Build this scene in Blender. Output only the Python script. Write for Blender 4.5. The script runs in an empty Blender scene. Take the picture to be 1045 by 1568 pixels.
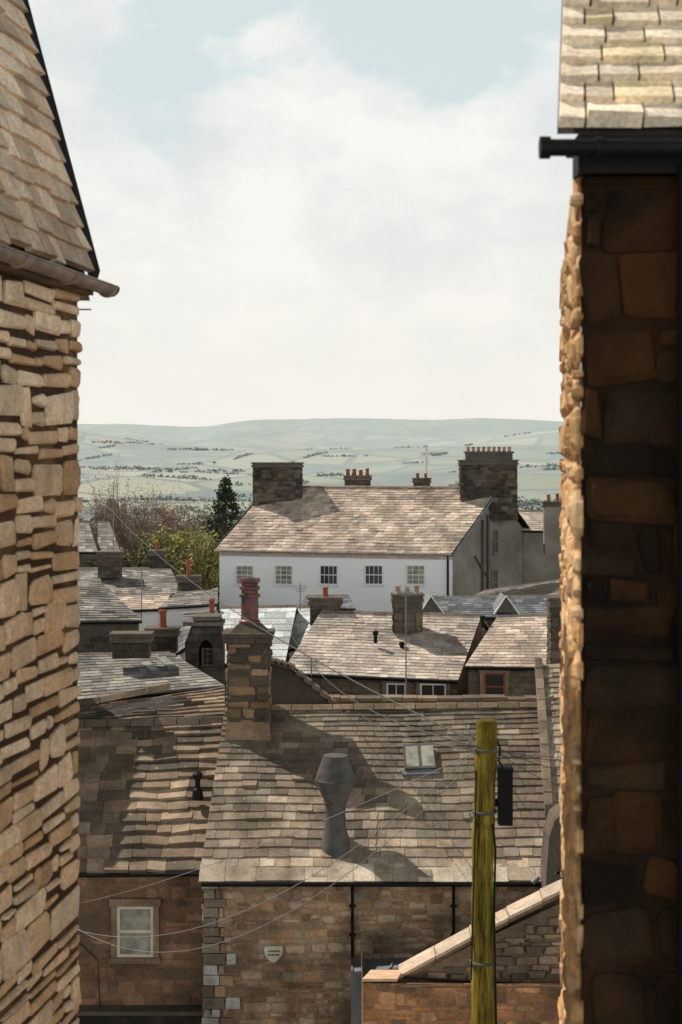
import bpy, math, random
from mathutils import Vector, noise
random.seed(7)
R=random.uniform
F=2500.0; HY=690.0
def P(px,py,D): return Vector(((px-522.5)/F*D, D, (HY-py)/F*D))
scene=bpy.context.scene
# ---------------------------------------------------------------- materials
def newmat(name):
    m=bpy.data.materials.new(name); m.use_nodes=True
    nt=m.node_tree; b=nt.nodes['Principled BSDF']
    return m,nt,b
def N(nt,t,**k):
    n=nt.nodes.new(t)
    for a,v in k.items(): setattr(n,a,v)
    return n
def ramp(nt,src,stops):
    r=N(nt,'ShaderNodeValToRGB'); e=r.color_ramp.elements
    while len(e)<len(stops): e.new(0.5)
    for i,(p,c) in enumerate(stops):
        e[i].position=p; e[i].color=(c[0],c[1],c[2],1) if hasattr(c,'__len__') else (c,c,c,1)
    nt.links.new(src,r.inputs[0]); return r.outputs[0]
def noise_n(nt,vec,scale,detail=6,rough=.6):
    n=N(nt,'ShaderNodeTexNoise'); n.inputs['Scale'].default_value=scale
    n.inputs['Detail'].default_value=detail; n.inputs['Roughness'].default_value=rough
    nt.links.new(vec,n.inputs['Vector']); return n.outputs['Fac']
def mixc(nt,fac,a,b,mode='MIX'):
    n=N(nt,'ShaderNodeMix',data_type='RGBA',blend_type=mode)
    for i,v in ((0,fac),(6,a),(7,b)):
        if hasattr(v,'is_linked') or hasattr(v,'links'): nt.links.new(v,n.inputs[i])
        else:
            n.inputs[i].default_value = v if i==0 else (v[0],v[1],v[2],1)
    return n.outputs[2]
def mat_vc(name,nscale=3,bump=.3,bdist=.02,rough=.85,lo=.65,hi=1.2,spots=None,spotcol=(.5,.5,.42),fine=25,stain=None):
    m,nt,b=newmat(name)
    a=N(nt,'ShaderNodeAttribute'); a.attribute_name='Col'
    g=N(nt,'ShaderNodeNewGeometry').outputs['Position']
    n1=noise_n(nt,g,nscale); n2=noise_n(nt,g,fine,4,.7)
    c=mixc(nt,1.0,a.outputs['Color'],ramp(nt,n1,[(.3,lo),(.7,hi)]),'MULTIPLY')
    c=mixc(nt,1.0,c,ramp(nt,n2,[(.3,.66),(.7,1.25)]),'MULTIPLY')
    if stain:
        c=mixc(nt,ramp(nt,noise_n(nt,g,stain[0]),[(.5,0),(.68,stain[1])]),c,stain[2])
    if spots:
        c=mixc(nt,ramp(nt,noise_n(nt,g,spots,3,.5),[(.66,0),(.72,.6)]),c,spotcol)
    nt.links.new(c,b.inputs['Base Color']); b.inputs['Roughness'].default_value=rough
    b.inputs['Specular IOR Level'].default_value=.25
    bp=N(nt,'ShaderNodeBump'); bp.inputs['Strength'].default_value=bump; bp.inputs['Distance'].default_value=bdist
    h=noise_n(nt,g,fine*.6,8,.7); nt.links.new(h,bp.inputs['Height']); nt.links.new(bp.outputs[0],b.inputs['Normal'])
    return m
def mat_rubble(name,c1,c2,mort,bw=.42,bh=.19,dist=.07,bump=.6):
    m,nt,b=newmat(name)
    uv=N(nt,'ShaderNodeUVMap').outputs[0]
    nn=N(nt,'ShaderNodeTexNoise'); nn.inputs['Scale'].default_value=2.5; nn.inputs['Detail'].default_value=3
    nt.links.new(uv,nn.inputs['Vector'])
    sub=N(nt,'ShaderNodeVectorMath',operation='SCALE'); nt.links.new(nn.outputs['Color'],sub.inputs[0]); sub.inputs['Scale'].default_value=dist*3
    add=N(nt,'ShaderNodeVectorMath',operation='ADD'); nt.links.new(uv,add.inputs[0]); nt.links.new(sub.outputs[0],add.inputs[1])
    br=N(nt,'ShaderNodeTexBrick'); nt.links.new(add.outputs[0],br.inputs['Vector'])
    br.inputs['Scale'].default_value=1; br.inputs['Brick Width'].default_value=bw; br.inputs['Row Height'].default_value=bh
    br.inputs['Mortar Size'].default_value=.014; br.inputs['Mortar Smooth'].default_value=.4
    br.inputs['Color1'].default_value=(*c1,1); br.inputs['Color2'].default_value=(*c2,1); br.inputs['Mortar'].default_value=(*mort,1)
    br.offset_frequency=2; br.squash=1.4; br.squash_frequency=3
    c=mixc(nt,1.0,br.outputs['Color'],ramp(nt,noise_n(nt,uv,1.1),[(.3,.5),(.72,1.3)]),'MULTIPLY')
    c=mixc(nt,1.0,c,ramp(nt,noise_n(nt,uv,14),[(.3,.7),(.72,1.25)]),'MULTIPLY')
    nt.links.new(c,b.inputs['Base Color']); b.inputs['Roughness'].default_value=.9; b.inputs['Specular IOR Level'].default_value=.2
    bp=N(nt,'ShaderNodeBump'); bp.inputs['Strength'].default_value=bump; bp.inputs['Distance'].default_value=.04
    nt.links.new(ramp(nt,br.outputs['Fac'],[(0,1),(1,0)]),bp.inputs['Height']); nt.links.new(bp.outputs[0],b.inputs['Normal'])
    return m
def mat_plain(name,col,rough=.6,metal=0,nscale=4,lo=.8,hi=1.1,spec=.4,bump=.1,tint=None):
    m,nt,b=newmat(name)
    g=N(nt,'ShaderNodeNewGeometry').outputs['Position']
    c=mixc(nt,1.0,col,ramp(nt,noise_n(nt,g,nscale),[(.3,lo),(.7,hi)]),'MULTIPLY')
    if tint: c=mixc(nt,ramp(nt,noise_n(nt,g,tint[0]),[(.45,0),(.65,tint[1])]),c,tint[2])
    nt.links.new(c,b.inputs['Base Color']); b.inputs['Roughness'].default_value=rough; b.inputs['Metallic'].default_value=metal
    b.inputs['Specular IOR Level'].default_value=spec
    bp=N(nt,'ShaderNodeBump'); bp.inputs['Strength'].default_value=bump; bp.inputs['Distance'].default_value=.01
    nt.links.new(noise_n(nt,g,nscale*8),bp.inputs['Height']); nt.links.new(bp.outputs[0],b.inputs['Normal'])
    return m
M_slate=mat_vc('slate',1.3,.4,.015,.85,.55,1.3,spots=9,spotcol=(.42,.38,.31),fine=20,stain=(.9,.6,(.085,.065,.042)))
M_farslate=mat_vc('far_slate',.8,.2,.02,.8,.66,1.2,fine=8)
M_stone=mat_vc('sandstone',1.1,.6,.03,.9,.5,1.35,fine=18,stain=(.6,.8,(.10,.07,.045)))
M_nearstone=mat_vc('near_sandstone',3.5,.7,.02,.9,.75,1.2,fine=30,stain=(1.5,.4,(.46,.28,.14)))
M_darkstone=mat_vc('shade_darkened_stone',2.2,.8,.03,1.0,.3,1.6,fine=26,stain=(1.8,.85,(.060,.024,.007)))  # shade of the right foreground wall front, put into its stone colour
M_nearslate=mat_vc('near_slate',5,.5,.012,.85,.7,1.15,fine=40,spots=14,spotcol=(.20,.16,.12))
M_rub=mat_rubble('rubble_wall',(.24,.175,.12),(.14,.105,.075),(.13,.105,.08))
M_rubd=mat_rubble('dark_rubble_wall',(.12,.10,.08),(.06,.05,.043),(.14,.12,.095),.5,.24)
M_rubw=mat_rubble('weathered_chimney_stone',(.12,.095,.075),(.055,.047,.04),(.05,.042,.036),.45,.22)
M_white=mat_plain('white_render',(.90,.90,.90),.8,0,.5,.96,1.02,.2)
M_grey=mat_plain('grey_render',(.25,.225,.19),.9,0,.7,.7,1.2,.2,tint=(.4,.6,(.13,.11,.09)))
M_cream=mat_plain('painted_frame',(.66,.55,.42),.6,0,3,.8,1.1)
M_whitep=mat_plain('white_paint',(.8,.8,.78),.5,0,3,.9,1.05)
M_black=mat_plain('black_iron',(.008,.008,.008),.6,0,5,.7,1.2,.15)
M_lead=mat_plain('lead_grey',(.17,.18,.20),.6,.1,3,.75,1.15,tint=(2,.4,(.28,.29,.30)))
M_metal=mat_plain('galvanised_cowl',(.085,.08,.076),.8,.1,3,.6,1.3,tint=(2.2,.5,(.14,.12,.10)))
M_gutter=mat_plain('weathered_gutter',(.32,.27,.23),.6,.0,6,.6,1.2,tint=(4,.6,(.14,.10,.07)))
M_terra=mat_plain('terracotta',(.27,.075,.04),.8,0,3,.6,1.2)
M_buff=mat_plain('buff_pot',(.36,.25,.16),.8,0,3,.6,1.2)
M_wire=mat_plain('wire',(.06,.055,.05),.5)
M_wirel=mat_plain('light_wire',(.24,.23,.22),.5)
m,nt,b=newmat('window_glass'); b.inputs['Roughness'].default_value=.08; b.inputs['Specular IOR Level'].default_value=.6
g=N(nt,'ShaderNodeNewGeometry').outputs['Position']; nt.links.new(mixc(nt,noise_n(nt,g,1.5),(.02,.022,.025),(.05,.05,.05)),b.inputs['Base Color']); M_glass=m
m,nt,b=newmat('curtained_glass'); b.inputs['Roughness'].default_value=.12
g=N(nt,'ShaderNodeNewGeometry').outputs['Position']; nt.links.new(mixc(nt,ramp(nt,noise_n(nt,g,2.5),[(.35,0),(.65,1)]),(.16,.17,.14),(.40,.38,.31)),b.inputs['Base Color']); M_cglass=m
# ---------------------------------------------------------------- mesh builder
class MB:
    def __init__(s): s.v=[];s.f=[];s.c=[]
    def face(s,pts,col=(.5,.5,.5)):
        i=len(s.v); s.v+= [tuple(p) for p in pts]; s.f.append(tuple(range(i,i+len(pts)))); s.c.append(col)
    def hexa(s,b,t,col):
        i=len(s.v); s.v+=[tuple(p) for p in b]+[tuple(p) for p in t]
        fs=[(3,2,1,0),(4,5,6,7)]+[(k,(k+1)%4,4+(k+1)%4,4+k) for k in range(4)]
        for f in fs: s.f.append(tuple(i+k for k in f)); s.c.append(col)
    def box(s,o,u,v,w,col=(.5,.5,.5)):
        o=Vector(o);u=Vector(u);v=Vector(v);w=Vector(w)
        s.hexa([o,o+u,o+u+v,o+v],[o+w,o+u+w,o+u+v+w,o+v+w],col)
    def abox(s,x0,x1,y0,y1,z0,z1,col=(.5,.5,.5)):
        s.box((x0,y0,z0),(x1-x0,0,0),(0,y1-y0,0),(0,0,z1-z0),col)
    def build(s,name,mat,parent=None,smooth=False):
        me=bpy.data.meshes.new(name); me.from_pydata(s.v,[],s.f); me.update()
        ca=me.color_attributes.new('Col','FLOAT_COLOR','CORNER')
        uvl=me.uv_layers.new(name='UVMap')
        cols=[];uvs=[]
        for p in me.polygons:
            n=p.normal; c=s.c[p.index]
            if abs(n.z)>.8: a=Vector((1,0,0)); bb=Vector((0,1,0))
            else:
                a=Vector((-n.y,n.x,0)).normalized(); bb=Vector((0,0,1))
            for vi in p.vertices:
                q=me.vertices[vi].co; cols+= [c[0],c[1],c[2],1]; uvs+=[q.dot(a),q.dot(bb)]
        ca.data.foreach_set('color',cols); uvl.data.foreach_set('uv',uvs)
        if smooth: me.polygons.foreach_set('use_smooth',[True]*len(me.polygons))
        me.materials.append(mat)
        o=bpy.data.objects.new(name,me); scene.collection.objects.link(o)
        if parent: o.parent=parent
        return o
def empty(name):
    o=bpy.data.objects.new(name,None); scene.collection.objects.link(o); o.empty_display_size=.3; return o
def pick(pal,j=.12):
    c=random.choice(pal); k=R(1-j,1+j); return (c[0]*k,c[1]*k,c[2]*k)
def lerp(a,b,t): return a+(b-a)*t
def slates(mb,A,B,C,D,rows,tw,th,pal,dim=1.0,jit=.3,zone=None,sag=0,rough=1.0):
    n=(B-A).cross(D-A).normalized()
    if n.z<0: n=-n
    def Q(u,v):
        p=lerp(lerp(A,B,u),lerp(D,C,u),v)
        p.z-=sag*math.sin(math.pi*min(max(u,0),1))*v + sag*.25*math.sin(u*17+v*5)
        return p
    mb.face([Q(0,0)-n*.05,Q(1,0)-n*.05,Q(1,1)-n*.05,Q(0,1)-n*.05],(.04,.035,.03))
    vs=[ (i/rows)*(1+ (dim-1)*(1-i/rows)) for i in range(rows+1)]
    for r in range(rows):
        v0,v1=vs[r],vs[r+1]
        L=(Q(1,v0)-Q(0,v0)).length
        x=0; w0=tw*(R(.4,1)); rowk=R(.93,1.07)
        while x<L-1e-4:
            w=w0 if x==0 else tw*R(1-jit,1+jit)
            if L-x-w<tw*.35: w=L-x
            u0=x/L+.003/L; u1=(x+w)/L-.006*min(rough,1.3)/L
            col=pick(pal,.2); col=tuple(q*rowk for q in col)
            if zone: 
                k=zone((u0+u1)/2,v0); col=(col[0]*k,col[1]*k,col[2]*k)
            l=th*R(.9,1.35)*(1.9 if R(0,1)<.03 else 1); l2=l+th*R(-.25,.3); dv=(v1-v0)*R(-.07,.05)*rough; vo=(v1-v0)*.12
            v0b=v0+dv+(v1-v0)*R(-.03,.03)*rough
            b0,b1=Q(u0,v0+dv),Q(u1,v0b)
            b2,b3=Q(u1,min(v1+vo,1.0)),Q(u0,min(v1+vo,1.0))
            mb.hexa([b0-n*.02,b1-n*.02,b2-n*.02,b3-n*.02],[b0+n*l,b1+n*l2,b2+n*.002,b3+n*.002],col)
            x+=w
def ridge(mb,a,b,w,h,seg,col):
    L=(b-a).length; n=max(1,int(L/seg)); d=(b-a).normalized(); side=Vector((-d.y,d.x,0)).normalized()
    for i in range(n):
        p=lerp(a,b,i/n)+d*.01; q=lerp(a,b,(i+1)/n)-d*.012; hh=h*R(.85,1.15); up=Vector((0,0,hh))
        k=R(.8,1.2); c=(col[0]*k,col[1]*k,col[2]*k)
        mb.hexa([p-side*w-up,q-side*w-up,q+side*w-up,p+side*w-up],[p-side*w*.25+up,q-side*w*.25+up,q+side*w*.25+up,p+side*w*.25+up],c)
def stones(mb,O,U,W,H,Nn,ch,sl,dep,pal,gap=.012,jit=.35,skip=None,mort=(.10,.08,.06),ragged=0,wob=0,cuts=(.10,.28)):
    O=Vector(O);U=Vector(U).normalized();Nn=Vector(Nn).normalized();Z=Vector((0,0,1))
    mb.face([O,O+U*W,O+U*W+Z*H,O+Z*H],mort)
    z=0
    while z<H-.02:
        h=ch*R(1-jit,1+jit)
        if H-z-h<ch*.4: h=H-z
        x=-sl*R(0,.6)
        while x<W:
            w=sl*R(1-jit*1.3,1+jit*1.7); x0=max(x,0 if not ragged else -R(0,ragged)); x1=min(x+w,W if not ragged else W+R(-ragged*.2,ragged))
            if x+w>W-sl*.25: x1=W+(R(-ragged*.2,ragged) if ragged else 0); w=W-x+1
            x+=w
            if x1-x0<.04: continue
            cx,cz=(x0+x1)/2,z+h/2
            if skip and any(a<x1 and x0<c and b_<z+h and z<d_ for a,b_,c,d_ in skip): 
                if any(a<cx<c and b_<cz<d_ for a,b_,c,d_ in skip): continue
                for a,b_,c,d_ in skip:
                    if b_<z+h and z<d_:
                        if x0<a<x1: x1=a-.005
                        elif x0<c<x1: x0=c+.005
            parts=[(x0,x1,z,z+h)]
            if h>ch*.9:
                rr_=R(0,1)
                if rr_<.25: m_=z+h*R(.35,.65); parts=[(x0,x1,z,m_),(x0,x1,m_,z+h)]
                elif rr_<.4 and x1-x0>sl: 
                    m_=z+h*R(.35,.65); xm=lerp(x0,x1,R(.4,.6)); parts=[(x0,xm,z,z+h),(xm,x1,z,m_),(xm,x1,m_,z+h)]
            for xa,xb,za,zb in parts:
                wz_=wob*math.sin((xa+xb)*1.3+z*2)
                p=dep*R(.35,1.0); ins=min(.2*(xb-xa),.2*(zb-za),.03+dep*.5); col=pick(pal,.18)
                g=gap*R(.5,1.8)
                jj=min(.03,.14*(zb-za))
                cr=[(xa+g,za+g),(xb-g,za+g),(xb-g,zb-g),(xa+g,zb-g)]
                cr=[(a+R(-jj,jj),b_+R(-jj,jj)+wz_) for a,b_ in cr]
                pts=[]; cut=R(*cuts)
                for k in range(4):
                    pv,cu_,nx_=cr[k-1],cr[k],cr[(k+1)%4]
                    m1=min(1,(zb-za)*1.2/(abs(pv[0]-cu_[0])+abs(pv[1]-cu_[1])+.001)); m2=min(1,(zb-za)*1.2/(abs(nx_[0]-cu_[0])+abs(nx_[1]-cu_[1])+.001))
                    pts.append((cu_[0]+(pv[0]-cu_[0])*cut*m1,cu_[1]+(pv[1]-cu_[1])*cut*m1)); pts.append((cu_[0]+(nx_[0]-cu_[0])*cut*m2,cu_[1]+(nx_[1]-cu_[1])*cut*m2))
                mx=sum(a for a,_ in pts)/8; mz=sum(b_ for _,b_ in pts)/8; hw=(xb-xa)/2; hh=(zb-za)/2
                base=[O+U*a+Z*b_-Nn*.01 for a,b_ in pts]; mid=[O+U*a+Z*b_+Nn*p*.5 for a,b_ in pts]
                tx,tz=R(-.25,.25),R(-.25,.25)
                top=[O+U*(a+(mx-a)/hw*ins*.8)+Z*(b_+(mz-b_)/hh*ins*.8)+Nn*p*(1+tx*(a-mx)/hw+tz*(b_-mz)/hh) for a,b_ in pts]
                i=len(mb.v); mb.v+=[tuple(q) for q in base+mid+top]
                for k in range(8):
                    k2=(k+1)%8
                    mb.f.append((i+k,i+k2,i+8+k2,i+8+k)); mb.c.append(col)
                    mb.f.append((i+8+k,i+8+k2,i+16+k2,i+16+k)); mb.c.append(col)
                mb.f.append(tuple(range(i+16,i+24))); mb.c.append(col)
        z+=h
def lathe(name,c,prof,mat,parent=None,seg=20,sq=False):
    vs=[];fs=[]
    for r,z in prof:
        for k in range(seg):
            a=2*math.pi*(k+.5)/seg; vs.append((c[0]+r*math.cos(a),c[1]+r*math.sin(a),c[2]+z))
    for i in range(len(prof)-1):
        for k in range(seg):
            fs.append((i*seg+k,i*seg+(k+1)%seg,(i+1)*seg+(k+1)%seg,(i+1)*seg+k))
    fs.append(tuple(range((len(prof)-1)*seg,len(prof)*seg)))
    me=bpy.data.meshes.new(name); me.from_pydata(vs,[],fs); me.update()
    if seg>8: 
        me.polygons.foreach_set('use_smooth',[len(p.vertices)==4 for p in me.polygons]); 
        try: me.set_sharp_from_angle(angle=math.radians(28))
        except Exception: pass
    me.materials.append(mat); o=bpy.data.objects.new(name,me); scene.collection.objects.link(o)
    if parent:o.parent=parent
    return o
def tube(name,pts,r,mat,parent=None,res=3):
    cu=bpy.data.curves.new(name,'CURVE'); cu.dimensions='3D'; cu.bevel_depth=r; cu.bevel_resolution=res; cu.use_fill_caps=True
    sp=cu.splines.new('POLY'); sp.points.add(len(pts)-1)
    for i,p in enumerate(pts): sp.points[i].co=(p[0],p[1],p[2],1)
    cu.materials.append(mat); o=bpy.data.objects.new(name,cu); scene.collection.objects.link(o)
    if parent:o.parent=parent
    return o
def wire(name,a,b,sag,r=.008,mat=None,parent=None):
    pts=[]
    for i in range(25):
        t=i/24; p=lerp(a,b,t); p.z-=sag*4*t*(1-t); pts.append(p)
    return tube(name,pts,r,mat or M_wire,parent,1)
def window(parent,O,U,w,h,Nn,cols=2,rows=2,frame=M_whitep,glass=M_glass,surround=None,fw=.06,sill=True):
    O=Vector(O);U=Vector(U).normalized();Nn=Vector(Nn).normalized();Z=Vector((0,0,1))
    mb=MB(); mb.box(O+Nn*.01,U*w,Z*h,Nn*.015); mb.build('glass',glass,parent)
    mb=MB()
    def bar(x0,z0,x1,z1,d): mb.box(O+U*x0+Z*z0+Nn*.012,U*(x1-x0),Z*(z1-z0),Nn*d)
    bar(0,0,fw,h,.06);bar(w-fw,0,w,h,.06);bar(fw+.001,0,w-fw-.001,fw,.055);bar(fw+.001,h-fw,w-fw-.001,h,.055)
    for i in range(1,cols): x=w*i/cols; bar(x-fw*.25,fw,x+fw*.25,h-fw,.035)
    for i in range(1,rows): z=h*i/rows; k=.5 if i*2==rows else .25; bar(fw,z-fw*k,w-fw,z+fw*k,.042)
    mb.build('frame',frame,parent)
    if surround:
        mb=MB(); s=.14
        def sb(x0,z0,x1,z1,d): mb.box(O+U*x0+Z*z0,U*(x1-x0),Z*(z1-z0),Nn*d,(.26,.18,.12))
        sb(-s,-.001,-.002,h+.001,.11);sb(w+.002,-.001,w+s,h+.001,.11);sb(-s-.04,h+.003,w+s+.04,h+s+.05,.12);sb(-s-.04,-s,w+s+.04,-.004,.15)
        mb.build('surround',surround,parent)
    elif sill:
        mb=MB(); mb.box(O-U*.06-Z*.09,U*(w+.12),Z*.085,Nn*.12,(.5,.48,.44)); mb.build('sill',frame,parent)
def pot(parent,x,y,z,r=.13,h=.5,mat=None):
    mat=mat or M_buff
    pr=[(r*1.05,0),(r*1.0,h*.08),(r*.85,h*.15),(r*.8,h*.8),(r*1.0,h*.84),(r*1.0,h*.95),(r*.85,h),(r*.65,h),(r*.6,h*.9)]
    return lathe('pot',(x,y,z),pr,mat,parent,14)
def chimney(name,px0,px1,pytop,pybot,D,depth,mat=None,pots=1,potmat=None,poth=.45,cap=.08,potr=.12,geom=None):
    e=empty(name)
    a=P(px0,pytop,D);b=P(px1,pybot,D); mb=MB(); w=b.x-a.x
    mb.abox(a.x,b.x,D,D+depth,b.z,a.z-.30)
    mb.build('stack',mat or M_rubw,e)
    if geom:
        mb=MB()
        stones(mb,(a.x,D-.01,b.z),(1,0,0),w,a.z-.3-b.z,(0,-1,0),.24,.4,.05,geom)
        stones(mb,(a.x-.01,D+depth,b.z),(0,-1,0),depth,a.z-.3-b.z,(-1,0,0),.24,.4,.05,geom)
        stones(mb,(b.x+.01,D,b.z),(0,1,0),depth,a.z-.3-b.z,(1,0,0),.24,.4,.05,geom)
        mb.build('stack_stones',M_stone,e)
    mb=MB(); c=(.12,.10,.08)
    mb.abox(a.x-cap,b.x+cap,D-cap,D+depth+cap,a.z-.297,a.z-.17,c)
    mb.abox(a.x-cap*.4,b.x+cap*.4,D-cap*.4,D+depth+cap*.4,a.z-.167,a.z-.08,c)
    mb.abox(a.x-cap*1.2,b.x+cap*1.2,D-cap*1.2,D+depth+cap*1.2,a.z-.077,a.z,c)
    mb.build('cap',M_farslate,e)
    for i in range(pots):
        x=a.x+w*(i+.5)/pots
        pot(e,x,D+depth/2,a.z,potr*R(.9,1.1),poth*R(.85,1.1),potmat or random.choice([M_buff,M_terra]))
    return e
# palettes
LT=[(.56,.48,.41),(.48,.41,.35),(.62,.53,.46),(.42,.36,.31),(.55,.44,.37)]
PINK=[(.54,.41,.33),(.46,.36,.29),(.60,.47,.38),(.40,.33,.28),(.62,.52,.43)]
GY=[(.24,.22,.20),(.29,.265,.24),(.18,.17,.155),(.35,.315,.28)]
BL=[(.13,.14,.16),(.17,.18,.20),(.22,.225,.235),(.11,.12,.14)]
PALE=[(.62,.65,.63),(.68,.70,.68),(.56,.60,.59)]
ST=[(.42,.25,.14),(.35,.21,.12),(.46,.30,.18),(.27,.165,.10),(.40,.29,.20),(.30,.19,.125),(.48,.34,.24)]
def poly_house(name,EL,ER,RR,RL,base,pal,rows=18,tw=.4,th=.025,wall=M_rub,slate=M_farslate,gutter=True,over=.15,rcol=(.18,.145,.12),dim=1.0,sag=0,zone=None):
    e=empty(name)
    mr=Vector(((RR.x-ER.x),(RR.y-ER.y),0)); ml=Vector(((RL.x-EL.x),(RL.y-EL.y),0))
    BRr=Vector((ER.x+2*mr.x,ER.y+2*mr.y,ER.z)); BLl=Vector((EL.x+2*ml.x,EL.y+2*ml.y,EL.z))
    sd_=R(0,50)
    zf=zone or (lambda u,v: .95+.35*noise.noise(Vector((u*5+sd_,v*4,sd_))))
    mb=MB(); slates(mb,EL,ER,RR,RL,rows,tw,th,pal,dim,zone=zf,sag=sag)
    slates(mb,BRr,BLl,RL,RR,rows,tw,th,pal)
    mb.build('roof_slates',slate,e)
    mb=MB(); ridge(mb,RL,RR,.16,.05,.5,rcol); mb.build('ridge_stones',slate,e)
    u=(ER-EL).normalized(); f=mr.normalized(); 
    a=EL+ml.normalized()*over+u*.08; b_=ER+f*over-u*.08; c=BRr-f*over-u*.08; d=BLl-ml.normalized()*over+u*.08
    rl=RL+u*.08;rr=RR-u*.08; dz=Vector((0,0,.10))
    mb=MB()
    g=lambda p:Vector((p.x,p.y,base))
    for p,q in ((a,b_),(c,d)): mb.face([g(p),g(q),q-dz,p-dz])
    mb.face([g(b_),g(c),c-dz,rr-dz*1.5,b_-dz]); mb.face([g(d),g(a),a-dz,rl-dz*1.5,d-dz])
    mb.build('walls',wall,e)
    if gutter:
        n=(Vector((0,0,1))).cross(u); n=-n if n.y>0 else n
        tube('gutter',[EL+n*.05-dz*.6,ER+n*.05-dz*.6],.055,M_black,e)
    return e,(a,b_,c,d)
# ================================================================ MAIN STONE HOUSE
EL=P(305,1345,40);ER=P(842,1345,40);RR=P(826,1078,45);RL=P(345,1084,45)
e=empty('stone_house')
mb=MB()
BRM=[(.40,.30,.215),(.33,.25,.18),(.45,.35,.26),(.27,.21,.155),(.37,.295,.225),(.32,.265,.21),(.21,.165,.125)]
def zn(u,v): return (1.25 if v<.2 else 1.0)*(1.10-.58*v)*(.9+.42*noise.noise(Vector((u*6,v*4,1))))*(1.12-.18*u)  # blotches, plus roof shade painted in: darker to the ridge, lighter lower left
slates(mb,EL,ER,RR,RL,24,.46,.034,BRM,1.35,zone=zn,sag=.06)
BLc=Vector((RL.x*2-EL.x,50,EL.z));BRc=Vector((RR.x*2-ER.x,50,ER.z))
slates(mb,BRc,BLc,RL,RR,18,.46,.028,BRM)
mb.build('roof_slates',M_slate,e)
mb=MB(); ridge(mb,P(415,1083,45),RR,.17,.06,.55,(.24,.175,.11)); mb.build('ridge_stones',M_stone,e)
mb=MB(); 
slates(mb,EL+Vector((0,-.12,-.06)),ER+Vector((0,-.12,-.06)),ER+Vector((0,.35,.27)),EL+Vector((0,.35,.27)),1,.8,.035,[(.48,.39,.30),(.39,.31,.23),(.54,.45,.35)],jit=.5); mb.build('eaves_slabs',M_slate,e)
wx0,wx1=EL.x+.08,ER.x-.1; wz=EL.z-.12
mb=MB(); stones(mb,(wx0+.5,40.2,-16),(1,0,0),wx1-wx0-.5,wz+16,(0,-1,0),.19,.34,.035,ST,gap=.016,jit=.5,mort=(.34,.235,.15),wob=.03)
stones(mb,(wx0,49.8,-16),(0,-1,0),9.5,wz+16,(-1,0,0),.2,.4,.04,ST)
mb.build('front_wall',M_stone,e)
mb=MB(); z=-16; k=0
while z<wz-.02:
    h=min(R(.16,.32),wz-z); w=(.8,.5)[k%2]*R(.8,1.15); k+=1
    o=R(-.03,.03)
    c=random.choice([(.46,.42,.37),(.26,.20,.15),(.20,.16,.12),(.36,.30,.23),(.66,.64,.60),(.22,.17,.12)])
    sp_=R(.45,.8)
    for xa,xb,cc in ((wx0+o,wx0+w*sp_,c),(wx0+w*sp_+.02,wx0+w,random.choice(ST+[(.66,.63,.58)]))):
        g1=[(xa,z+.012),(xb,z+.012+R(-.01,.01)),(xb-R(0,.02),z+h-.012),(xa+R(0,.02),z+h-.012+R(-.01,.01))]
        mb.hexa([Vector((a_,40.6,b2)) for a_,b2 in g1],[Vector((a_,40.10+R(0,.03),b2)) for a_,b2 in g1],cc)
    z+=h
mb.abox(wx0+.02,wx0+.78,40.21,40.6,-16,wz,(.2,.15,.1))
mb.build('quoins',M_stone,e)
mb=MB(); mb.face([(wx1,40.2,-16),(wx1,49.8,-16),(wx1,49.8,wz),(RR.x-.1,45,RR.z-.15),(wx1,40.2,wz)]);mb.face([(wx0,40.2,-16),(wx0,49.8,-16),(wx0,49.8,wz),(RL.x,45,RL.z-.15),(wx0,40.2,wz)]); mb.face([(wx0,49.8,-16),(wx1,49.8,-16),(wx1,49.8,wz),(wx0,49.8,wz)]); mb.build('gable_walls',M_rub,e)
g1=P(309,1354,39.82);g2=P(830,1354,39.82)
tube('gutter',[g1,g2],.06,M_black,e)
for px in (540,695):
    t=P(px,1358,40.0); bt=P(px,1475 if px==540 else 1440,40.0)
    tube('downpipe',[t,t+Vector((0,.03,-.1)),bt],.04,M_black,e)
    for zz in (.5,1.2): 
        mbk=MB(); mbk.abox(t.x-.08,t.x+.08,39.96,40.05,t.z-zz,t.z-zz+.05); mbk.build('pipe_bracket',M_black,e)
def on_plane(A,B,C,px,py):
    n=(B-A).cross(C-A).normalized(); n=-n if n.z<0 else n
    d=Vector(((px-522.5)/F,1,(HY-py)/F)); t=A.dot(n)/d.dot(n); return d*t,n
def on_roof(px,py): return on_plane(EL,ER,RR,px,py)
s=[on_roof(620,1182)[0],on_roof(668,1180)[0],on_roof(663,1143)[0],on_roof(617,1145)[0]]; n=on_roof(620,1180)[1]
sk=empty('roof_skylight'); mb=MB(); mb.hexa([p for p in s],[p+n*.12 for p in s],(.3,.3,.3)); mb.build('frame',M_metal,sk)
mb=MB(); u=(s[1]-s[0])*.07; v=(s[3]-s[0])*.08
for i in range(2):
    a=s[0]+(s[1]-s[0])*(i*.5); uu=(s[1]-s[0])*.5
    q=[a+u+v+n*.124,a+uu-u*.5+v+n*.124,a+uu-u*.5+(s[3]-s[0])-v+n*.124,a+u+(s[3]-s[0])-v+n*.124]; mb.face(q)
mb.build('glass',M_cglass,sk)
mb=MB(); f1=(s[0]-s[1])*.1
mb.hexa([s[0]+f1-v*2,s[1]-f1-v*2,s[1]-f1-v*.1,s[0]+f1-v*.1],[p+n*.06 for p in (s[0]+f1-v*2,s[1]-f1-v*2,s[1]-f1-v*.1,s[0]+f1-v*.1)],(.2,.2,.2)); mb.build('flashing',M_lead,sk)
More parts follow.
